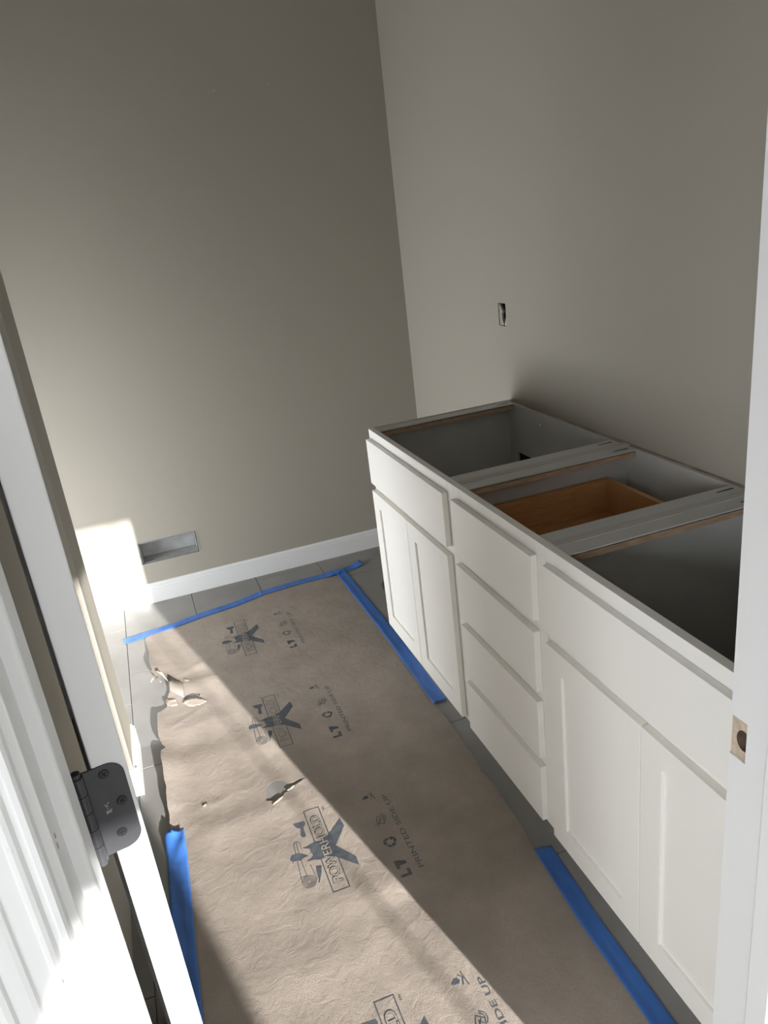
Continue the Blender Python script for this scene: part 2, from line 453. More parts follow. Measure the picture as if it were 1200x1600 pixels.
def hinge(zc, detailed):
    h = empty('hinge', (0, 0, 0), 0, door)
    H = 0.0935
    z0, z1 = zc - H / 2, zc + H / 2
    # leaf outline in (x, z): from the barrel to a rounded outer edge
    r = 0.0145
    x_in, x_out = -0.0105, 0.0255
    pts = [(x_in, z0), (x_out - r, z0)]
    for i in range(1, 9):
        a = -math.pi / 2 + i / 8 * math.pi / 2
        pts.append((x_out - r + r * math.cos(a), z0 + r + r * math.sin(a)))
    for i in range(0, 9):
        a = i / 8 * math.pi / 2
        pts.append((x_out - r + r * math.cos(a), z1 - r + r * math.sin(a)))
    pts.append((x_in, z1))
    bm = bmesh.new()
    A = [bm.verts.new((x, -0.0016, z)) for x, z in pts]; B = [bm.verts.new((x, 0.0004, z)) for x, z in pts]
    n = len(pts)
    for i in range(n): bm.faces.new((A[i], B[i], B[(i + 1) % n], A[(i + 1) % n]))
    bm.faces.new(A); bm.faces.new(B[::-1])
    bmesh.ops.bevel(bm, geom=[e for e in bm.edges if all(v.co.y < -0.001 for v in e.verts)], offset=0.0004, segments=1, affect='EDGES')
    leaf = link('hinge_leaf', to_mesh('hinge_leaf', bm), 'bronze', h)
    # knuckles
    kx, ky, kr = -0.0135, -0.0035, 0.0058
    kh = H / 5
    for k in range(5):
        bm = bmesh.new()
        cyl(bm, (kx, ky, z0 + k * kh + 0.0003), (kx, ky, z0 + (k + 1) * kh - 0.0003), kr, 18)
        link('knuckle', to_mesh('knuckle', bm), 'bronze', h)
    bm = bmesh.new()
    cyl(bm, (kx, ky, z0 - 0.004), (kx, ky, z1 + 0.004), kr * 0.72, 14)
    link('hinge_pin', to_mesh('hinge_pin', bm), 'bronze', h)
    # jamb-side leaf on the rebate of the left jamb
    box('jamb_leaf', -0.0185, -0.0170, -0.040, -0.004, z0, z1, 'bronze', h)
    if detailed:
        spots = ((0.0085, z1 - 0.0085), (0.0165, z1 - 0.0420), (0.0090, z0 + 0.0190))
        for q, (x, z) in enumerate(spots):
            bm = bmesh.new()
            R = 0.0040
            cyl(bm, (x, -0.00155, z), (x, -0.00215, z), R, 20, r2=R * 0.9)
            s = link('screw', to_mesh('screw', bm), 'bronze_screw', h)
            bm = bmesh.new()
            for k in range(28):      # countersunk ring
                a0, a1 = 2 * math.pi * k / 28, 2 * math.pi * (k + 1) / 28
                q4 = [bm.verts.new((x + rr * math.cos(a), -0.00168, z + rr * math.sin(a))) for rr, a in ((R * 1.02, a0), (R * 1.18, a0), (R * 1.18, a1), (R * 1.02, a1))]
                bm.faces.new(q4)
            link('countersink_ring', to_mesh('countersink_ring', bm), 'dark', h)
            bm = bmesh.new()
            rot = 0.5 + q * 0.4
            for a in (rot, rot + math.pi / 2):
                ux, uz = math.cos(a), math.sin(a)
                for (L, Wd) in ((0.0026, 0.00062),):
                    q4 = [bm.verts.new((x + ux * l - uz * w, -0.00222, z + uz * l + ux * w)) for l, w in ((-L, -Wd), (L, -Wd), (L, Wd), (-L, Wd))]
                    bm.faces.new(q4)
            link('cross_recess', to_mesh('cross_recess', bm), 'dark', h)
        # small stamped characters in the middle of the leaf
        bm = bmesh.new()
        def stroke(x0, z0_, x1, z1_, w=0.00022):
            d = Vector((x1 - x0, z1_ - z0_)).normalized() * w
            q4 = [bm.verts.new((px, -0.00168, pz)) for px, pz in ((x0 - d.y, z0_ + d.x), (x1 - d.y, z1_ + d.x), (x1 + d.y, z1_ - d.x), (x0 + d.y, z0_ - d.x))]
            bm.faces.new(q4)
        zc0 = zc + 0.001
        for sx0, sz0, sx1, sz1 in ((0.001, .0055, .0028, .0058), (.0038, .0062, .0058, .0068), (.0022, .0036, .0042, .0042), (.0030, .0048, .0034, .0030),
                                   (.0030, .0008, .0044, .0018), (.0014, -.0018, .0042, -.0012), (.0046, -.0012, .0066, -.0008), (.0014, -.0030, .0064, -.0020),
                                   (.0014, -.0042, .0034, -.0038), (.0040, -.0036, .0062, -.0032)):
            stroke(sx0, zc0 + sz0, sx1, zc0 + sz1)
        link('stamped_mark', to_mesh('stamped_mark', bm), 'stamp', h)
    return h
hinge(1.0875, True)
hinge(0.27, False)
hinge(1.83, False)

# ---- hall behind the camera: the sun comes through an unseen glazed front door and a sidelight added to shape the beam
tag(box('floor_hall', -3.2, 2.5, YE - 0.15, YN - 0.115, -0.06, -0.004, 'hall_floor'), kind='structure')
tag(box('ceiling_hall', -3.3, 2.6, YE - 0.15, YN, HC, HC + 0.1, 'ceiling'), kind='structure')
HEAD = 2.037
GX0, GX1 = 0.343, 0.90
SX0, SX1, SZ = -0.23, 0.285, 1.45
tag(boxes('wall_hall_end', [
    (-3.3, SX0, YE - 0.15, YE, 0, HC), (SX0, SX1, YE - 0.15, YE, 0, SZ), (SX1, GX0, YE - 0.15, YE, 0, HC),
    (GX1, 2.6, YE - 0.15, YE, 0, HC), (SX0, SX1, YE - 0.15, YE, HEAD, HC), (GX0, GX1, YE - 0.15, YE, HEAD, HC)], 'hall_wall'), kind='structure')
# unseen wedge added over the sidelight's upper left corner to slant the sun's edge
bm = bmesh.new()
tri = [(SX0, HEAD + 0.01), (0.115, HEAD + 0.01), (SX0, 1.42)]
A = [bm.verts.new((x, YE - 0.10, z)) for x, z in tri]; B = [bm.verts.new((x, YE - 0.02, z)) for x, z in tri]
for i in range(3): bm.faces.new((A[i], A[(i + 1) % 3], B[(i + 1) % 3], B[i]))
bm.faces.new(A); bm.faces.new(B[::-1])
tag(link('added_sun_wedge', to_mesh('added_sun_wedge', bm), 'hall_wall'), kind='structure')
tag(boxes('window_1', [(0.708, 0.716, YE - 0.02, YE, 0, HEAD), (GX0, GX1, YE - 0.02, YE, 0, 0.03)], 'trim'), kind='structure')
WY0, WY1, WZ0, WZ1 = -5.0, -3.45, 0.60, 2.20  # unseen side window, added to bring more sky light into the hall
tag(boxes('wall_hall_left', [
    (-3.3, -3.2, YE, WY0, 0, HC), (-3.3, -3.2, WY1, YN, 0, HC), (-3.3, -3.2, WY0, WY1, 0, WZ0), (-3.3, -3.2, WY0, WY1, WZ1, HC)], 'hall_wall'), kind='structure')
tag(boxes('added_window_2', [(-3.26, -3.24, -4.22, -4.18, WZ0, WZ1)], 'trim'), kind='structure')
tag(box('wall_hall_right', 2.5, 2.6, YE, YN, 0, HC, 'hall_wall'), kind='structure')
tag(box('ground', -14, 14, -20, YE - 0.15, -0.3, -0.12, 'ground'), kind='structure')

def portal(name, loc, rot, sx, sy):
    l = bpy.data.lights.new(name, 'AREA'); l.shape = 'RECTANGLE'; l.size = sx; l.size_y = sy
    l.cycles.is_portal = True
    o = bpy.data.objects.new(name, l); COL.objects.link(o); o.location = loc; o.rotation_euler = rot
portal('window_portal', (-3.21, (WY0 + WY1) / 2, (WZ0 + WZ1) / 2), (math.pi / 2, 0, -math.pi / 2), WY1 - WY0, WZ1 - WZ0)
portal('alcove_portal', (XL - 0.01, (AY0 + AY1) / 2, (AZ0 + AZ1) / 2), (math.pi / 2, 0, -math.pi / 2), AY1 - AY0, AZ1 - AZ0)
portal('door_portal', ((GX0 + GX1) / 2, YE - 0.001, HEAD / 2), (math.pi / 2, 0, 0), GX1 - GX0, HEAD)

# ================================================================== VANITY
def vanity(name, label, y_far, y_near, kind, fronts):
    root = empty(name, (0, (y_far + y_near) / 2, 0))
    oy = (y_far + y_near) / 2
    tag(root, label, 'cabinet', 'white vanity units along the right wall')
    def b(nm, x0, x1, y0, y1, z0, z1, m='cab', parent=root, bevel=0.0):
        o = box(nm, x0, x1, y0 - oy, y1 - oy, z0, z1, m, parent, bevel)
        return o
    ZB = 0.114
    S = 0.0405   # stile width
    e = 0.0006
    # carcass
    for s in (0, 1):
        if s == 0: ya, yb = y_far - 0.013 - e, y_far - e
        else: ya, yb = y_near + e, y_near + 0.013 + e
        bm = bmesh.new()
        pl = [(0.0195, ZB), (0.076, ZB), (0.076, 0), (XW - 0.004, 0), (XW - 0.004, VT + 0.0004), (0.0195, VT + 0.0004)]
        A = [bm.verts.new((x, ya - oy, z)) for x, z in pl]; B = [bm.verts.new((x, yb - oy, z)) for x, z in pl]
        for i in range(6): bm.faces.new((A[i], A[(i + 1) % 6], B[(i + 1) % 6], B[i]))
        bm.faces.new(A); bm.faces.new(B[::-1])
        link('side_panel', to_mesh('side_panel', bm), 'melamine', root)
        b('edge_band', 0.0200, XW - 0.006, ya + 0.0008, yb - 0.0008, VT + 0.0005, VT + 0.0011, 'gypsum', root)
    # back panel (with a plumbing cut-out in the farthest unit)
    ia, ib = y_near + 0.0140, y_far - 0.0140
    if kind == 'far':
        hy0, hy1, hz0, hz1 = -0.215, -0.068, 0.56, 0.700
        bm = bmesh.new()
        for q in ((0.526, 0.532, ia - oy, hy0 - oy, ZB, VT - 0.002), (0.526, 0.532, hy1 - oy, ib - oy, ZB, VT - 0.002),
                  (0.526, 0.532, hy0 - oy, hy1 - oy, ZB, hz0), (0.526, 0.532, hy0 - oy, hy1 - oy, hz1, VT - 0.002)):
            add_box(bm, *q)
        bk = link('back_panel', to_mesh('back_panel', bm), 'melamine', root)
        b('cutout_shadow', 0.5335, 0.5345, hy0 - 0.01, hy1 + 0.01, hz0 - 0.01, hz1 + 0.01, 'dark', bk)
        bm = bmesh.new()
        cyl(bm, (0.5262, -0.233 - oy, 0.836), (0.5248, -0.233 - oy, 0.836), 0.005, 14)
        link('screw_cap', to_mesh('screw_cap', bm), 'cab', bk)
    else:
        b('back_panel', 0.526, 0.532, ia, ib, ZB, VT - 0.002, 'melamine')
    b('hanging_rail', 0.533, XW - 0.002, y_near + 0.016, y_far - 0.016, VT - 0.09, VT - 0.0004, 'back_ply')
    b('bottom_panel', 0.0195, 0.525, ia, ib, ZB + 0.012, ZB + 0.025, 'melamine')
    b('toe_kick', 0.0765, 0.090, y_near + 0.014, y_far - 0.014, 0, ZB + 0.011, 'cab')
    # face frame
    b('stile', 0, 0.019, y_far - S, y_far - 0.0003, ZB, VT, bevel=0.0007)
    b('stile', 0, 0.019, y_near + 0.0003, y_near + S, ZB, VT, bevel=0.0007)
    b('rail', 0, 0.019, y_near + S + 0.0002, y_far - S - 0.0002, VT - 0.0385, VT, bevel=0.0007)
    b('rail', 0, 0.019, y_near + S + 0.0002, y_far - S - 0.0002, ZB, ZB + 0.038, bevel=0.0007)
    if kind != 'drawers':
        b('rail', 0, 0.019, y_near + S + 0.0002, y_far - S - 0.0002, 0.655, 0.693, bevel=0.0007)
    else:
        for zc in (0.673, 0.488, 0.301):
            b('rail', 0, 0.019, y_near + S + 0.0002, y_far - S - 0.0002, zc - 0.019, zc + 0.019, bevel=0.0007)
    # flat stretchers along both sides: painted top, raw plywood edge
    SW = 0.0575
    for s in (0, 1):
        if s == 0: ya, yb, ea, eb = y_far - SW, y_far - 0.0142, y_far - SW + 0.0012, y_far - 0.0145
        else: ya, yb, ea, eb = y_near + 0.0142, y_near + SW, y_near + 0.0145, y_near + SW - 0.0022
        st = b('stretcher', 0.0197, 0.5255, ya, yb, VT - 0.0042, VT - 0.0006, 'melamine')
        b('plywood_strip', 0.0199, 0.5250, ea, eb, VT - 0.0215, VT - 0.0072, 'ply', st)
        ys = (y_far - 0.036) if s == 0 else (y_near + 0.038)
        bm = bmesh.new()
        n = 10
        pts = []
        for i in range(n + 1):
            a = -math.pi / 2 + math.pi * i / n
            pts.append((0.512 + 0.003 * math.cos(a), ys + 0.0032 * math.sin(a)))
        for i in range(n + 1):
            a = math.pi / 2 + math.pi * i / n
            pts.append((0.470 + 0.003 * math.cos(a), ys + 0.0022 * math.sin(a)))
        bm.faces.new([bm.verts.new((x, y - oy, VT - 0.0003)) for x, y in pts])
        link('pocket_slot', to_mesh('pocket_slot', bm), 'dark', st)
    # doors and drawer fronts
    for f in fronts:
        k, ya, yb, z0, z1 = f[:5]      # ya far, yb near
        if k in ('false_front', 'drawer'):
            d = b('drawer_front' if k == 'false_front' else 'drawer', -TF, -0.0008, yb, ya, z0, z1, 'cab', root, 0.0011)
            if len(f) > 5:
                bx = empty('drawer_box', (0, 0, 0), 0, d)
                zb0, zb1 = 0.688, 0.800
                q0, q1 = y_near + 0.030, -0.702
                b('box_side', 0.0215, 0.462, q1 - 0.0145, q1, zb0, zb1, 'maple', bx, 0.0008)
                b('box_side', 0.0215, 0.462, q0, q0 + 0.0145, zb0, zb1, 'maple', bx, 0.0008)
                b('box_back', 0.4475, 0.4618, q0 + 0.0147, q1 - 0.0147, zb0, zb1, 'maple', bx, 0.0008)
                b('box_front', 0.0215, 0.0355, q0 + 0.0147, q1 - 0.0147, zb0, zb1, 'maple', bx, 0.0008)
                b('box_bottom', 0.0357, 0.4473, q0 + 0.0147, q1 - 0.0147, zb0 + 0.010, zb0 + 0.016, 'maple', bx)
        else:
            st = 0.057
            d = b('door', -TF + 0.0065, -0.0030, yb + st - 0.004, ya - st + 0.004, z0 + st - 0.004, z1 - st + 0.004, 'cab', root)
            b('door_stile', -TF, -0.0008, ya - st, ya, z0, z1, 'cab', d, 0.0009)
            b('door_stile', -TF, -0.0008, yb, yb + st, z0, z1, 'cab', d, 0.0009)
            b('door_rail', -TF, -0.0008, yb + st, ya - st, z0, z0 + st + 0.003, 'cab', d, 0.0004)
            b('door_rail', -TF, -0.0008, yb + st, ya - st, z1 - st + 0.003, z1, 'cab', d, 0.0004)
    return root

ZT, ZTB, ZD, ZDB = 0.845, 0.687, 0.6608, 0.1275
YA0, YAB, YBC, YC1 = 0.0, -0.685, -1.1497, -1.8245
vanity('vanity_cabinet', 'white two-door vanity base farthest from the doorway, nearest the back wall', YA0, YAB, 'far', [
    ('false_front', -0.0102, -0.6503, ZTB, ZT),
    ('door', -0.0102, -0.3331, ZDB, ZD), ('door', -0.3360, -0.6503, ZDB, ZD)])
vanity('vanity_cabinet', 'white vanity unit with a stack of four drawers, between the two door units', YAB, YBC, 'drawers', [
    ('drawer', -0.7053, -1.1151, ZTB, ZT, True), ('drawer', -0.7053, -1.1151, 0.501, 0.6592),
    ('drawer', -0.7053, -1.1151, 0.3143, 0.475), ('drawer', -0.7053, -1.1151, ZDB, 0.2884)])
vanity('vanity_cabinet', 'white two-door vanity base nearest the doorway, partly behind the right door jamb', YBC, YC1, 'near', [
    ('false_front', -1.1658, -1.8080, ZTB, ZT),
    ('door', -1.1658, -1.4848, ZDB, ZD), ('door', -1.4876, -1.8080, ZDB, ZD)])

# ================================================================== FLOOR PAPER
bumps = [  # (x, y, sx, sy, h)
    (-0.60, -0.30, 0.40, 0.075, 0.0060), (-0.75, -0.62, 0.25, 0.05, 0.0035), (-0.55, 0.30, 0.25, 0.06, 0.0030),
    (-0.72, 0.16, 0.14, 0.05, 0.0065), (-0.40, -1.02, 0.25, 0.05, 0.0035),
    (-0.60, -1.15, 0.20, 0.06, 0.0030), (-0.25, 0.05, 0.20, 0.06, 0.0030), (-0.20, -0.55, 0.15, 0.06, 0.0025), (-0.78, -0.10, 0.10, 0.06, 0.0050)]
creases = [  # line a->b, height, width : sharp fold lines
    ((-0.83, 0.24), (-0.62, 0.33), 0.0020, 0.010), ((-0.885, -0.10), (-0.70, 0.02), 0.0026, 0.010), ((-0.88, -0.02), (-0.74, 0.02), 0.0016, 0.006),
    ((-0.86, -0.52), (-0.62, -0.50), 0.0016, 0.010), ((-0.86, -0.62), (-0.80, -0.86), 0.0018, 0.008), ((-0.66, 0.42), (-0.40, 0.44), 0.0016, 0.010),
    ((-0.82, -0.55), (-0.78, -0.72), 0.0014, 0.006), ((-0.30, 0.60), (-0.27, 0.50), 0.0022, 0.006), ((-0.545, -0.556), (-0.47, -0.53), 0.0016, 0.010)]
def seg_dist(p, a, b):
    ax, ay = a; bx, by = b
    dx, dy = bx - ax, by - ay
    t = max(0, min(1, ((p[0] - ax) * dx + (p[1] - ay) * dy) / (dx * dx + dy * dy)))
    return math.hypot(p[0] - ax - t * dx, p[1] - ay - t * dy), t
def left_edge_x(y):
    return -0.895
def h_paper(x, y):
    h = 0.0022
    for bx, by, sx, sy, a in bumps:
        q = ((x - bx) / sx) ** 2 + ((y - by) / sy) ** 2
        if q < 9: h += a * math.exp(-q)
    n = noise.noise(Vector((x * 3.0, y * 6.0, 1.7)))
    h += 0.0022 * (n + 0.3) + 0.0007 * noise.noise(Vector((x * 16, y * 16, 4.2))) + 0.00028 * noise.noise(Vector((x * 45, y * 45, 9.0)))
    for a, b, hh, w in creases:
        d, t = seg_dist((x, y), a, b)
        if d < 3 * w: h += hh * math.exp(-d / w) * math.sin(math.pi * min(1, max(0.0, t * 0.9 + 0.05)))
    # free left edge curls up
    t = max(0.0, min(1.0, (-0.80 - x) / 0.095))
    g = max(0.0, min(1.0, (y + 0.60) / 0.12)) * max(0.0, min(1.0, (0.60 - y) / 0.25))
    h += 0.026 * t * t * g * (0.8 + 0.35 * noise.noise(Vector((0.3, y * 7, 2.0))))
    # the far edge, right edge and the taped near-left edge are held down
    for d in (0.715 + 0.115 * (x + 0.9) * 0.9 - y, 0.0 - x):
        if d < 0.10: h = 0.0012 + (h - 0.0012) * max(0.0, d / 0.10) ** 0.8
    if y < -0.60:
        d = x + 0.90
        if d < 0.09: h = 0.0012 + (h - 0.0012) * max(0.0, d / 0.09)
    return max(h, 0.0010)

left = [(-0.903, 0.625), (-0.901, 0.58), (-0.898, 0.543), (-0.894, 0.49), (-0.893, 0.458), (-0.897, 0.40), (-0.894, 0.354), (-0.887, 0.301), (-0.880, 0.275),
        (-0.868, 0.290), (-0.846, 0.275), (-0.835, 0.235), (-0.836, 0.19), (-0.838, 0.153), (-0.846, 0.125), (-0.853, 0.095), (-0.856, 0.06), (-0.862, 0.045), (-0.872, 0.035), (-0.879, 0.026), (-0.890, 0.016),
        (-0.893, -0.01), (-0.896, -0.077), (-0.897, -0.12), (-0.894, -0.152), (-0.888, -0.180), (-0.879, -0.193), (-0.895, -0.215), (-0.897, -0.26), (-0.895, -0.308), (-0.896, -0.365),
        (-0.893, -0.40), (-0.896, -0.433), (-0.898, -0.483), (-0.896, -0.52), (-0.900, -0.555), (-0.895, -0.60), (-0.890, -0.70), (-0.892, -0.85), (-0.895, -1.0), (-0.896, -1.3), (-0.893, -1.60)]
bottom = [(-0.80, -1.82), (-0.60, -1.835), (-0.40, -1.83), (-0.165, -1.825), (-0.06, -1.82)]
right = [(-0.035, -1.70), (-0.030, -1.5), (-0.026, -1.3), (-0.023, -1.10), (-0.021, -1.05), (-0.010, -0.963), (-0.008, -0.851), (-0.008, -0.78), (-0.010, -0.762), (-0.018, -0.752), (-0.009, -0.738), (-0.004, -0.70), (-0.004, -0.608), (-0.001, -0.494),
         (-0.004, -0.40), (0.004, -0.2), (0.012, 0.0), (0.010, 0.3), (0.008, 0.6), (0.005, 0.745)]
top = [(-0.18, 0.775), (-0.36, 0.765), (-0.52, 0.725), (-0.70, 0.700), (-0.86, 0.665)]
outline = left + bottom + right + top
hole1 = [(-0.608, -0.516), (-0.595, -0.508), (-0.577, -0.505), (-0.566, -0.511), (-0.557, -0.522), (-0.549, -0.536), (-0.530, -0.536), (-0.512, -0.531), (-0.494, -0.534), (-0.510, -0.545), (-0.530, -0.552), (-0.548, -0.556), (-0.556, -0.570), (-0.566, -0.570), (-0.577, -0.584), (-0.588, -0.582), (-0.598, -0.592), (-0.612, -0.586), (-0.626, -0.577), (-0.618, -0.560), (-0.618, -0.538)]
hole2 = [(-0.800, 0.080), (-0.785, 0.100), (-0.765, 0.103), (-0.735, 0.085), (-0.745, 0.060), (-0.772, 0.065)]
hole3 = [(-0.792, -0.490), (-0.788, -0.497), (-0.790, -0.512), (-0.796, -0.508)]
hole4 = [(-0.777, -0.668), (-0.772, -0.675), (-0.776, -0.690), (-0.781, -0.680)]
holes = [hole1, hole2, hole3]

def jag(poly, step, amp, seed):
    rnd = random.Random(seed)
    out = []
    n = len(poly)
    for i in range(n):
        a, b = Vector(poly[i]), Vector(poly[(i + 1) % n])
        m = max(1, int((b - a).length / step))
        d = (b - a).normalized() if (b - a).length > 0 else Vector((1, 0))
        for k in range(m):
            p = a.lerp(b, k / m)
            if k: p = p + Vector((-d.y, d.x)) * rnd.uniform(-amp, amp)
            out.append((p.x, p.y))
    return out
outl = jag(outline, 0.012, 0.0008, 3)
holes_j = [jag(hh, 0.006, 0.0007, 5 + i) for i, hh in enumerate(holes)]

def near_any(p, d=0.004):
    return False
vsl = [Vector(p) for p in outl]
edges = [(i, (i + 1) % len(outl)) for i in range(len(outl))]
for hh in holes_j:
    base = len(vsl)
    vsl += [Vector(p) for p in hh]
    edges += [(base + i, base + (i + 1) % len(hh)) for i in range(len(hh))]
STEP = 0.0125
y = -1.83
row = 0
while y < 0.78:
    x = -0.90 + (0.5 * STEP if row % 2 else 0)
    while x < 0.02:
        p = (x + random.uniform(-.002, .002), y + random.uniform(-.002, .002))
        if inpoly(p, outl) and not any(inpoly(p, hh) for hh in holes_j):
            vsl.append(Vector(p))
        x += STEP
    y += STEP * 0.87
    row += 1
cv, ce, cf, *_ = delaunay_2d_cdt(vsl, edges, [], 0, 1e-6)
bm = bmesh.new()
bv = [bm.verts.new((p.x, p.y, h_paper(p.x, p.y))) for p in cv]
for f in cf:
    c = sum((cv[i] for i in f), Vector((0, 0))) / len(f)
    if inpoly(c, outl) and not any(inpoly(c, hh) for hh in holes_j):
        bm.faces.new([bv[i] for i in f])
for v in [v for v in bm.verts if not v.link_faces]: bm.verts.remove(v)
for f in bm.faces:
    if f.normal.z < 0: f.normal_flip()
top_faces = bm.faces[:]
ex = bmesh.ops.extrude_face_region(bm, geom=top_faces)
for v in [g for g in ex['geom'] if isinstance(g, bmesh.types.BMVert)]:
    v.co.z -= 0.0006
paper_me = to_mesh('floor_paper', bm, True)
paper = link('floor_paper', paper_me, 'paper')
tag(paper, 'torn brown protective floor paper with printed logos taped over the tiles', 'floor paper')
try:
    paper_me.set_sharp_from_angle(angle=math.radians(50))
except Exception:
    pass

# torn flaps standing up at the tears
def sheet(name, rows, material, parent, thick=0.0005):
    """rows: list of lists of 3D points -> thin curved sheet"""
    bm = bmesh.new()
    g = [[bm.verts.new(p) for p in r] for r in rows]
    for a, b in zip(g, g[1:]):
        for i in range(len(a) - 1):
            bm.faces.new((a[i], a[i + 1], b[i + 1], b[i]))
    fs = bm.faces[:]
    ex = bmesh.ops.extrude_face_region(bm, geom=fs)
    for v in [q for q in ex['geom'] if isinstance(q, bmesh.types.BMVert)]:
        v.co.z -= thick
    return link(name, to_mesh(name, bm, True), material, parent)

def curl(p0, p1, inward, r, turn, n=9, m=8, seed=0, jagamp=0.004):
    """sheet rolling up from edge p0-p1 towards 'inward' (2D dir)"""
    rnd = random.Random(seed)
    p0, p1, w = Vector(p0), Vector(p1), Vector(inward).normalized()
    rows = []
    for i in range(n + 1):
        t = i / n
        b = p0.lerp(p1, t)
        k = turn * (0.55 + 0.45 * math.sin(math.pi * t)) + rnd.uniform(-0.15, 0.15)
        z0 = h_paper(b.x, b.y)
        r_ = []
        for j in range(m + 1):
            a = k * j / m
            q = b - w * (r * math.sin(a)) * 1.0
            r_.append((q.x + rnd.uniform(-1, 1) * jagamp * 0.1, q.y, z0 + r * (1 - math.cos(a))))
        rows.append(r_)
    return rows
sheet('torn_flap', curl((-0.862, 0.300), (-0.826, 0.215), (1.0, 0.35), 0.013, 2.6, seed=1), 'paper', paper)
sheet('torn_flap', curl((-0.872, 0.265), (-0.862, 0.225), (1.0, 0.2), 0.010, 1.2, n=5, seed=2), 'paper', paper)
# leaf-shaped flap folded back, pale underside up
def leaf_flap(c, L, W, ang, z, lift, seed):
    rnd = random.Random(seed)
    rows = []
    ca, sa = math.cos(ang), math.sin(ang)
    n = 12
    for i in range(n + 1):
        t = -1 + 2 * i / n
        hw = W * (1 - abs(t) ** 1.8) * (1 + 0.2 * rnd.uniform(-1, 1)) + 0.0004
        r_ = []
        for j in range(5):
            s = -1 + j / 2
            u, v = t * L, s * hw
            px, py = c[0] + u * ca - v * sa, c[1] + u * sa + v * ca
            r_.append((px, py, h_paper(px, py) + z + lift * (0.5 + 0.5 * s) ** 1.5 + 0.0006 * rnd.uniform(-1, 1)))
        rows.append(r_)
    return rows
sheet('torn_flap', leaf_flap((-0.760, 0.040), 0.044, 0.024, math.radians(-24), 0.0012, 0.003, 4), 'paper_pale', paper)
sheet('torn_flap', leaf_flap((-0.838, 0.072), 0.020, 0.026, math.radians(35), 0.0015, 0.003, 6), 'paper_pale', paper)
sheet('torn_flap', leaf_flap((-0.772, 0.195), 0.012, 0.005, math.radians(-40), 0.001, 0.002, 8), 'paper_pale', paper)
sheet('torn_flap', leaf_flap((-0.795, -0.512), 0.006, 0.004, math.radians(40), 0.0006, 0.002, 9), 'paper_pale', paper)
sheet('torn_flap', leaf_flap((-0.546, -0.561), 0.013, 0.003, math.radians(25), 0.0006, 0.002, 10), 'paper_pale', paper)
sheet('torn_flap', leaf_flap((-0.592, -0.596), 0.020, 0.003, math.radians(32), 0.0006, 0.002, 11), 'paper_pale', paper)

sheet('torn_flap', [[(-0.838, 0.150, h_paper(-0.838, 0.150) + 0.0010), (-0.815, 0.120, h_paper(-0.815, 0.120) + 0.0012), (-0.795, 0.092, h_paper(-0.795, 0.092) + 0.001)],
                    [(-0.836, 0.200, h_paper(-0.836, 0.200) + 0.0060), (-0.812, 0.170, h_paper(-0.812, 0.170) + 0.0030), (-0.790, 0.140, h_paper(-0.790, 0.140) + 0.001)],
                    [(-0.828, 0.245, h_paper(-0.828, 0.245) + 0.0110), (-0.806, 0.215, h_paper(-0.806, 0.215) + 0.0050), (-0.786, 0.185, h_paper(-0.786, 0.185) + 0.001)]], 'paper', paper)
sheet('torn_flap', [[(-0.880, 0.300, 0.012), (-0.872, 0.285, 0.016)], [(-0.893, 0.262, 0.020), (-0.884, 0.250, 0.024)], [(-0.901, 0.232, 0.021), (-0.898, 0.228, 0.023)]], 'paper_pale', paper)

# ---- printed marks, draped on the paper
def drape(bm, eps):
    for axis in (0, 1):
        lo = min(v.co[axis] for v in bm.verts); hi = max(v.co[axis] for v in bm.verts)
        k = math.ceil(lo / 0.012) * 0.012
        while k < hi:
            pt = Vector((0, 0, 0)); pt[axis] = k
            no = Vector((0, 0, 0)); no[axis] = 1
            bmesh.ops.bisect_plane(bm, geom=bm.verts[:] + bm.edges[:] + bm.faces[:], plane_co=pt, plane_no=no, dist=1e-6)
            k += 0.012
    for v in bm.verts:
        v.co.z = h_paper(v.co.x, v.co.y) + eps

def fill_poly(bm, pts):
    f = bm.faces.new([bm.verts.new((x, y, 0)) for x, y in pts])
    bmesh.ops.triangulate(bm, faces=[f])

def polyline(bm, pts, w, closed=False):
    n = len(pts)
    P = [Vector(p) for p in pts]
    for i in range(n if closed else n - 1):
        a, b = P[i], P[(i + 1) % n]
        d = (b - a).normalized() * w
        a2, b2 = a - d, b + d
        nn = Vector((-d.y, d.x))
        q = [bm.verts.new((*(a2 + nn), 0)), bm.verts.new((*(b2 + nn), 0)), bm.verts.new((*(b2 - nn), 0)), bm.verts.new((*(a2 - nn), 0))]
        bm.faces.new(q)

def text_mesh(s, offset=0.0):
    cu = bpy.data.curves.new('lettering', 'FONT')
    cu.body = s
    cu.size = 1.0
    cu.offset = offset
    cu.resolution_u = 3
    o = bpy.data.objects.new('lettering', cu)
    COL.objects.link(o)
    bpy.context.view_layer.update()
    dg = bpy.context.evaluated_depsgraph_get()
    me = bpy.data.meshes.new_from_object(o.evaluated_get(dg))
    bpy.data.objects.remove(o); bpy.data.curves.remove(cu)
    vv = [(v.co.x, v.co.y) for v in me.vertices]
    ff = [tuple(p.vertices) for p in me.polygons]
    bpy.data.meshes.remove(me)
    return vv, ff

def place_text(bm, s, base_x, y0, y1, cap, offset=0.0):
    """text reading towards +Y, letter tops towards -X; fitted between y0..y1 with cap height 'cap'"""
    vv, ff = text_mesh(s, offset)
    xs = [p[0] for p in vv]; ys = [p[1] for p in vv]
    x0, x1, ya, yb = min(xs), max(xs), min(ys), max(ys)
    bvs = [bm.verts.new((base_x - (p[1] - ya) / (yb - ya) * cap, y0 + (p[0] - x0) / (x1 - x0) * (y1 - y0), 0)) for p in vv]
    for f in ff:
        try: bm.faces.new([bvs[i] for i in f])
        except ValueError: pass

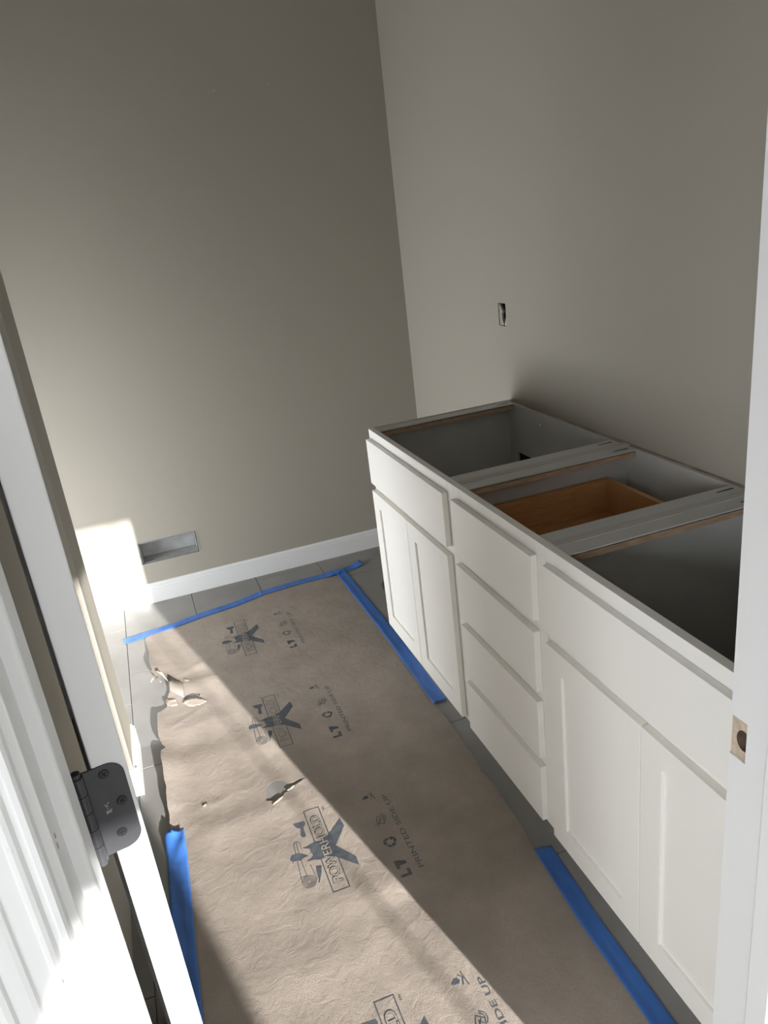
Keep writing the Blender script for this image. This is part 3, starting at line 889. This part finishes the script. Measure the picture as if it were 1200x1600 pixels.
def shift(pts, dy): return [(x, y + dy) for x, y in pts]
def arc(cx, cy, r, a0, a1, n=18, sx=1.0, sy=1.0):
    return [(cx + sx * r * math.cos(a0 + (a1 - a0) * i / n), cy + sy * r * math.sin(a0 + (a1 - a0) * i / n)) for i in range(n + 1)]

body = [(-0.5709, -0.8025), (-0.556, -0.8022), (-0.5466, -0.7991), (-0.5339, -0.7965), (-0.5178, -0.7993), (-0.5054, -0.7913), (-0.4961, -0.789), (-0.4722, -0.766), (-0.4478, -0.7423), (-0.4446, -0.7743), (-0.4638, -0.8024), (-0.4861, -0.833), (-0.467, -0.8627), (-0.4477, -0.8931), (-0.4489, -0.924), (-0.4737, -0.8965), (-0.4971, -0.8704), (-0.5142, -0.8595), (-0.5276, -0.8618), (-0.5403, -0.8615), (-0.5497, -0.8559), (-0.5707, -0.8526), (-0.5563, -0.8463), (-0.5495, -0.8383), (-0.554, -0.8275), (-0.5527, -0.814)]
trowel = [(-0.5741, -0.7041), (-0.5431, -0.7068), (-0.5407, -0.7142), (-0.5448, -0.7243), (-0.5492, -0.7265), (-0.5504, -0.7433), (-0.5506, -0.762), (-0.5545, -0.767), (-0.5614, -0.7646), (-0.5636, -0.7582), (-0.5584, -0.7296), (-0.5657, -0.7249), (-0.5706, -0.7169)]
bottle = [(-0.6035, -0.8158), (-0.5902, -0.8138), (-0.5755, -0.821), (-0.5618, -0.8352), (-0.5758, -0.8368), (-0.5861, -0.8416), (-0.603, -0.8368), (-0.6061, -0.845), (-0.6056, -0.8355), (-0.6106, -0.8306)]
brush = [(-0.5519, -0.8777), (-0.5395, -0.8823), (-0.5444, -0.9028), (-0.5586, -0.9353), (-0.5602, -0.9322), (-0.5562, -0.9227), (-0.5566, -0.9109), (-0.5553, -0.8928)]
roll_a = [(-0.5986, -0.9137), (-0.5894, -0.7795), (-0.585, -0.7739), (-0.5778, -0.7749), (-0.5731, -0.7814), (-0.5734, -0.8054)]
roll_b = [(-0.598, -0.8984), (-0.5824, -0.8984), (-0.5839, -0.8402)]
roll_c = [(-0.5648, -0.869), (-0.5606, -0.9206)]
roll_d = [(-0.5845, -0.8424), (-0.5816, -0.7782)]

def in_paper(bm):
    """keep only what still lies on the paper"""
    bad = [f for f in bm.faces if not inpoly(f.calc_center_median(), outl)]
    if bad: bmesh.ops.delete(bm, geom=bad, context='FACES')

def ink_part(bm, nm):
    drape(bm, 0.0004)
    return link(nm, to_mesh(nm, bm), 'ink', paper)

for g, dy in enumerate((1.235, 0.617, 0.0, -0.619)):
    # POWERHOLD emblem
    bm = bmesh.new()
    bx0, bx1, by0, by1 = -0.5345, -0.4915, -0.9795 + dy, -0.672 + dy
    polyline(bm, [(bx0, by0), (bx1, by0), (bx1, by1), (bx0, by1)], 0.0013, True)
    for p in (body, trowel, bottle, brush): fill_poly(bm, shift(p, dy))
    for p in (roll_a, roll_b, roll_c, roll_d): polyline(bm, shift(p, dy), 0.0007)
    for r in (0.0175, 0.0135, 0.0095, 0.0055):
        polyline(bm, arc(-0.5808, -0.920 + dy, r, 0, 2 * math.pi, 22, 1.0, 1.15), 0.0007)
    # sparks right of the blade
    place_text(bm, 'TM', -0.4765, -0.692 + dy, -0.678 + dy, 0.006)
    drape(bm, 0.0004)
    emblem = link('printed_emblem', to_mesh('printed_emblem', bm), 'ink', paper)
    bm = bmesh.new()
    place_text(bm, 'POWERHOLD', -0.4995, -0.953 + dy, -0.700 + dy, 0.0270, 0.034)
    drape(bm, 0.0007)
    link('printed_letters', to_mesh('printed_letters', bm), 'ink', emblem)
    bm = bmesh.new()
    place_text(bm, 'POWERHOLD', -0.5012, -0.9513 + dy, -0.7017 + dy, 0.0236, 0.006)
    drape(bm, 0.0010)
    link('unprinted_letter_fill', to_mesh('unprinted_letter_fill', bm), 'paper', emblem)
    # LT and side-up line
    bm = bmesh.new()
    place_text(bm, 'PRINTED SIDE UP', -0.2990, -1.002 + dy, -0.712 + dy, 0.0140)
    ink_part(bm, 'printed_side_text')
    bm = bmesh.new()
    lx0, lx1 = -0.365, -0.3355
    fill_poly(bm, [(lx0, -1.014 + dy), (lx1, -1.014 + dy), (lx1, -0.9900 + dy), (lx1 - 0.0085, -0.9900 + dy), (lx1 - 0.0085, -1.0045 + dy), (lx0, -1.0045 + dy)])
    fill_poly(bm, [(lx0, -0.983 + dy), (lx0 + 0.0085, -0.983 + dy), (lx0 + 0.0085, -0.9730 + dy), (lx1, -0.9730 + dy), (lx1, -0.9635 + dy), (lx0 + 0.0085, -0.9635 + dy), (lx0 + 0.0085, -0.9535 + dy), (lx0, -0.9535 + dy)])
    ink_part(bm, 'printed_heavy_letters')
    bm = bmesh.new()
    # recycling triangle of three bent arrows
    cx, cy = -0.350, -0.887 + dy
    for k in range(3):
        a = math.radians(90 + 120 * k + 180)
        ca, sa = math.cos(a), math.sin(a)
        def rr(pts): return [(cx + ca * u - sa * v, cy + sa * u + ca * v) for u, v in pts]
        fill_poly(bm, rr([(0.0085, -0.013), (0.0155, -0.009), (0.0195, -0.001), (0.0150, 0.0015), (0.0060, -0.0075)]))
        fill_poly(bm, rr([(0.0190, 0.0012), (0.0150, 0.0115), (0.0040, 0.0125), (0.0078, 0.0085), (0.0060, 0.0040), (0.0110, 0.0010)]))
    ink_part(bm, 'printed_recycling_mark')
    bm = bmesh.new()
    # crossed-out box with bubbles
    cx, cy = -0.348, -0.801 + dy
    polyline(bm, [(cx - 0.012, cy - 0.004), (cx - 0.004, cy + 0.016), (cx + 0.012, cy + 0.004), (cx + 0.006, cy - 0.018)], 0.0010, True)
    polyline(bm, [(cx - 0.019, cy - 0.014), (cx - 0.012, cy - 0.010), (cx - 0.006, cy - 0.014)], 0.0010)
    polyline(bm, [(cx - 0.012, cy - 0.020), (cx + 0.004, cy + 0.006)], 0.0010)
    polyline(bm, [(cx - 0.004, cy - 0.012), (cx - 0.002, cy + 0.004), (cx + 0.006, cy - 0.004)], 0.0009)
    polyline(bm, arc(cx + 0.002, cy + 0.006, 0.016, -0.9, 1.3, 12), 0.0009)
    polyline(bm, arc(cx + 0.002, cy + 0.006, 0.011, -0.7, 1.3, 10), 0.0009)
    ink_part(bm, 'printed_box_mark')
    bm = bmesh.new()
    # leaf and k
    cx, cy = -0.349, -0.701 + dy
    fill_poly(bm, [(cx - 0.020, cy - 0.002), (cx - 0.010, cy + 0.008), (cx - 0.002, cy + 0.007), (cx + 0.001, cy), (cx - 0.003, cy - 0.006), (cx - 0.012, cy - 0.006)])
    polyline(bm, [(cx + 0.010, cy + 0.016), (cx + 0.015, cy - 0.016)], 0.0012)
    polyline(bm, [(cx + 0.012, cy + 0.001), (cx + 0.002, cy + 0.012)], 0.0012)
    polyline(bm, [(cx + 0.009, cy + 0.004), (cx + 0.004, cy - 0.012)], 0.0012)
    ink_part(bm, 'printed_leaf_mark')

# ================================================================== TAPE
def tape(name, label, center, width, over_paper, lift=0.0007, seed=0, wob=0.0015, ends=(True, True), extra=None):
    """strip following a polyline (x, y); lies on the paper where it overlaps it"""
    rnd = random.Random(seed)
    P = [Vector(p) for p in center]
    L = [0]
    for a, b in zip(P, P[1:]): L.append(L[-1] + (b - a).length)
    n = max(8, int(L[-1] / 0.012))
    rows = []
    m = 8
    for i in range(n + 1):
        s = L[-1] * i / n
        k = max(j for j in range(len(P)) if L[j] <= s + 1e-9)
        k = min(k, len(P) - 2)
        t = (s - L[k]) / (L[k + 1] - L[k])
        c = P[k].lerp(P[k + 1], t)
        d = (P[k + 1] - P[k]).normalized()
        nn = Vector((-d.y, d.x))
        wo = wob * noise.noise(Vector((s * 6, seed, 0)))
        row = []
        for j in range(m + 1):
            u = (j / m - 0.5) * width
            q = c + nn * (u + wo)
            if i in (0, n): q = q + d * rnd.uniform(-0.004, 0.004)
            z = 0.0009
            if over_paper and inpoly((q.x, q.y), outl):
                z = h_paper(q.x, q.y) + 0.0012
            z += lift + 0.0009 * max(0, noise.noise(Vector((q.x * 50, q.y * 50, seed))))
            if extra: z += extra(s, j / m)
            row.append((q.x, q.y, z))
        rows.append(row)
    o = sheet(name, rows, 'tape', None, 0.0003)
    tag(o, label, 'tape', "strips of blue painter's tape holding the floor paper")
    return o
tape('painters_tape', 'blue tape strip along the back end of the paper, parallel to the back wall', [(-0.988, 0.650), (-0.90, 0.6625), (-0.78, 0.676), (-0.68, 0.701), (-0.515, 0.726), (-0.37, 0.769)], 0.052, True, seed=1)
tape('painters_tape', 'blue tape piece overlapping the back strip and ending toward the far vanity corner', [(-0.385, 0.770), (-0.20, 0.783), (-0.02, 0.782), (0.06, 0.795), (0.125, 0.812)], 0.050, True, lift=0.0012, seed=2,
     extra=lambda s, j: 0.010 * max(0, 1 - abs(s - 0.37) / 0.05) * (0.4 + 0.6 * abs(math.sin(s * 180))) + (0.012 * max(0, (s - 0.47) / 0.05)))
tape('painters_tape', 'long blue tape strip in front of the far vanity unit', [(0.008, 0.80), (0.012, 0.70), (0.016, 0.50), (0.020, 0.17), (0.019, -0.12), (0.015, -0.385)], 0.050, True, lift=0.0016, seed=3, wob=0.003,
     extra=lambda s, j: 0.006 * max(0, 1 - s / 0.06) + 0.007 * max(0, (s - 1.15) / 0.04) * abs(math.sin(j * 5)))
tape('painters_tape', 'blue tape strip in front of the near vanity unit, close to the door jamb', [(-0.003, -1.078), (-0.016, -1.30), (-0.021, -1.57), (-0.024, -1.80)], 0.048, True, seed=4)
tape('painters_tape', 'blue tape strip on the left edge of the paper beside the open door', [(-0.889, -0.585), (-0.895, -0.80), (-0.905, -1.05), (-0.915, -1.40)], 0.054, True, lift=0.002, seed=5, wob=0.002,
     extra=lambda s, j: 0.016 * max(0, 1 - s / 0.10) * (0.6 + 0.4 * math.sin(j * 6 + s * 40)))

# ================================================================== VENT
vent = empty('vent_boot', ((VX0 + VX1) / 2, YB, VZ0)); tag(vent, 'open galvanized vent boot set low in the back wall', 'vent')
def vbox(nm, x0, x1, y0, y1, z0, z1, m, par=vent):
    ox, oy, oz = (VX0 + VX1) / 2, YB, VZ0
    return box(nm, x0 - ox, x1 - ox, y0 - oy, y1 - oy, z0 - oz, z1 - oz, m, par)
g = 0.0005
vbox('drywall_edge', VX0 + g, VX0 + 0.004, YB + 0.004, YB + 0.014, VZ0 + g, VZ1 - g, 'gypsum')
vbox('drywall_edge', VX1 - 0.003, VX1 - g, YB + 0.004, YB + 0.014, VZ0 + g, VZ1 - g, 'gypsum')
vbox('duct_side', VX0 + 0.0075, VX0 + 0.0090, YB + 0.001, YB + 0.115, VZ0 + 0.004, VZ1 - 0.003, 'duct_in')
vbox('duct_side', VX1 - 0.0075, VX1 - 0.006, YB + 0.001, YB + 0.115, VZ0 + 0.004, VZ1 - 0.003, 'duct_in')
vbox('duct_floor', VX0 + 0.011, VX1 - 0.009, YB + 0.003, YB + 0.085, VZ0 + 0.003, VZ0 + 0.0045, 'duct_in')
vbox('duct_top', VX0 + 0.011, VX1 - 0.009, YB + 0.003, YB + 0.115, VZ1 - 0.005, VZ1 - 0.0035, 'duct')
for nm_, q in (('vent_lip', (VX0 - 0.004, VX1 + 0.004, VZ1, VZ1 + 0.003)), ('vent_lip', (VX0 - 0.004, VX1 + 0.004, VZ0 - 0.003, VZ0)),
               ('vent_lip', (VX0 - 0.004, VX0, VZ0, VZ1)), ('vent_lip', (VX1, VX1 + 0.004, VZ0, VZ1))):
    vbox(nm_, q[0], q[1], YB - 0.0012, YB - 0.0001, q[2], q[3], 'duct_in')
# curved throat: the back sheet bends down into the wall
ox, oy, oz = (VX0 + VX1) / 2, YB, VZ0
bm = bmesh.new()
prof = [(0.030, VZ1 - 0.006), (0.052, VZ1 - 0.014), (0.068, VZ1 - 0.030), (0.078, VZ1 - 0.055), (0.082, VZ1 - 0.080), (0.083, VZ0 + 0.005)]
ra = [bm.verts.new((VX0 + 0.0112 - ox, YB + a - oy, z - oz)) for a, z in prof]
rb = [bm.verts.new((VX1 - 0.0092 - ox, YB + a - oy, z - oz)) for a, z in prof]
for i in range(len(prof) - 1): bm.faces.new((ra[i], rb[i], rb[i + 1], ra[i + 1]))
link('duct_throat', to_mesh('duct_throat', bm, True), 'duct', vent)

# ================================================================== OUTLET HOLE
outlet = empty('outlet_cutout', (XW, (OY0 + OY1) / 2, OZ0)); tag(outlet, 'ragged unfinished outlet cut-out with a cable stub in the right wall', 'outlet')
ox, oy, oz = XW, (OY0 + OY1) / 2, OZ0
box('box_back', 0.040, 0.043, OY0 - oy + .0005, OY1 - oy - .0005, 0.0005, OZ1 - oz - .0005, 'dark', outlet)
for a, b_ in ((OY0 + .0005, OY0 + .0025), (OY1 - .0025, OY1 - .0005)):
    box('box_side', 0.012, 0.0395, a - oy, b_ - oy, 0.001, OZ1 - oz - 0.001, 'dark', outlet)
# torn drywall tongue across the far lower half of the hole
bm = bmesh.new()
pts = [(OY1 - 0.001, 0.0008), (0.040, 0.0008), (0.024, 0.003), (0.036, 0.020), (0.038, 0.040), (0.030, 0.048), (0.040, 0.060), (0.050, 0.072), (OY1 - 0.001, 0.0765)]
A = [bm.verts.new((0.0030, y_ - oy, z_)) for y_, z_ in pts]; B = [bm.verts.new((0.011, y_ - oy, z_)) for y_, z_ in pts]
for i in range(len(pts)): bm.faces.new((A[i], A[(i + 1) % len(pts)], B[(i + 1) % len(pts)], B[i]))
bm.faces.new(A); bm.faces.new(B[::-1])
link('torn_drywall', to_mesh('torn_drywall', bm), 'wall', outlet)
tube('cable_stub', [(0.036, 0.040 - oy, 0.060), (0.026, 0.028 - oy, 0.048), (0.016, 0.018 - oy, 0.034), (0.010, 0.014 - oy, 0.020), (0.012, 0.018 - oy, 0.006)], 0.0065, 'cable', outlet)
box('drywall_crumb', 0.004, 0.020, 0.006 - oy, 0.022 - oy, 0.001, 0.012, 'gypsum', outlet)

# ================================================================== TOILET FLANGE
fl = empty('toilet_flange', (0.218, 0.505, 0)); tag(fl, 'dark toilet flange on the floor behind the far vanity unit', 'flange')
bm = bmesh.new()
pr_ = [(0.05, 0.0), (0.092, 0.0), (0.092, 0.008), (0.088, 0.011), (0.060, 0.011), (0.055, 0.020), (0.050, 0.020)]
N = 40
rings = [[bm.verts.new((r * math.cos(2 * math.pi * k / N), r * math.sin(2 * math.pi * k / N), z + 0.0006)) for r, z in pr_] for k in range(N)]
for k in range(N):
    a, b_ = rings[k], rings[(k + 1) % N]
    for i in range(len(pr_)):
        j = (i + 1) % len(pr_)
        bm.faces.new((a[i], a[j], b_[j], b_[i]))
link('flange_ring', to_mesh('flange_ring', bm), 'pvc', fl)
for sx in (-1, 1):
    bm = bmesh.new()
    cyl(bm, (0.074 * sx, 0, 0.012), (0.074 * sx, 0, 0.055), 0.004, 10)
    cyl(bm, (0.074 * sx, 0, 0.0118), (0.074 * sx, 0, 0.016), 0.009, 6)
    link('closet_bolt', to_mesh('closet_bolt', bm), 'duct', fl)
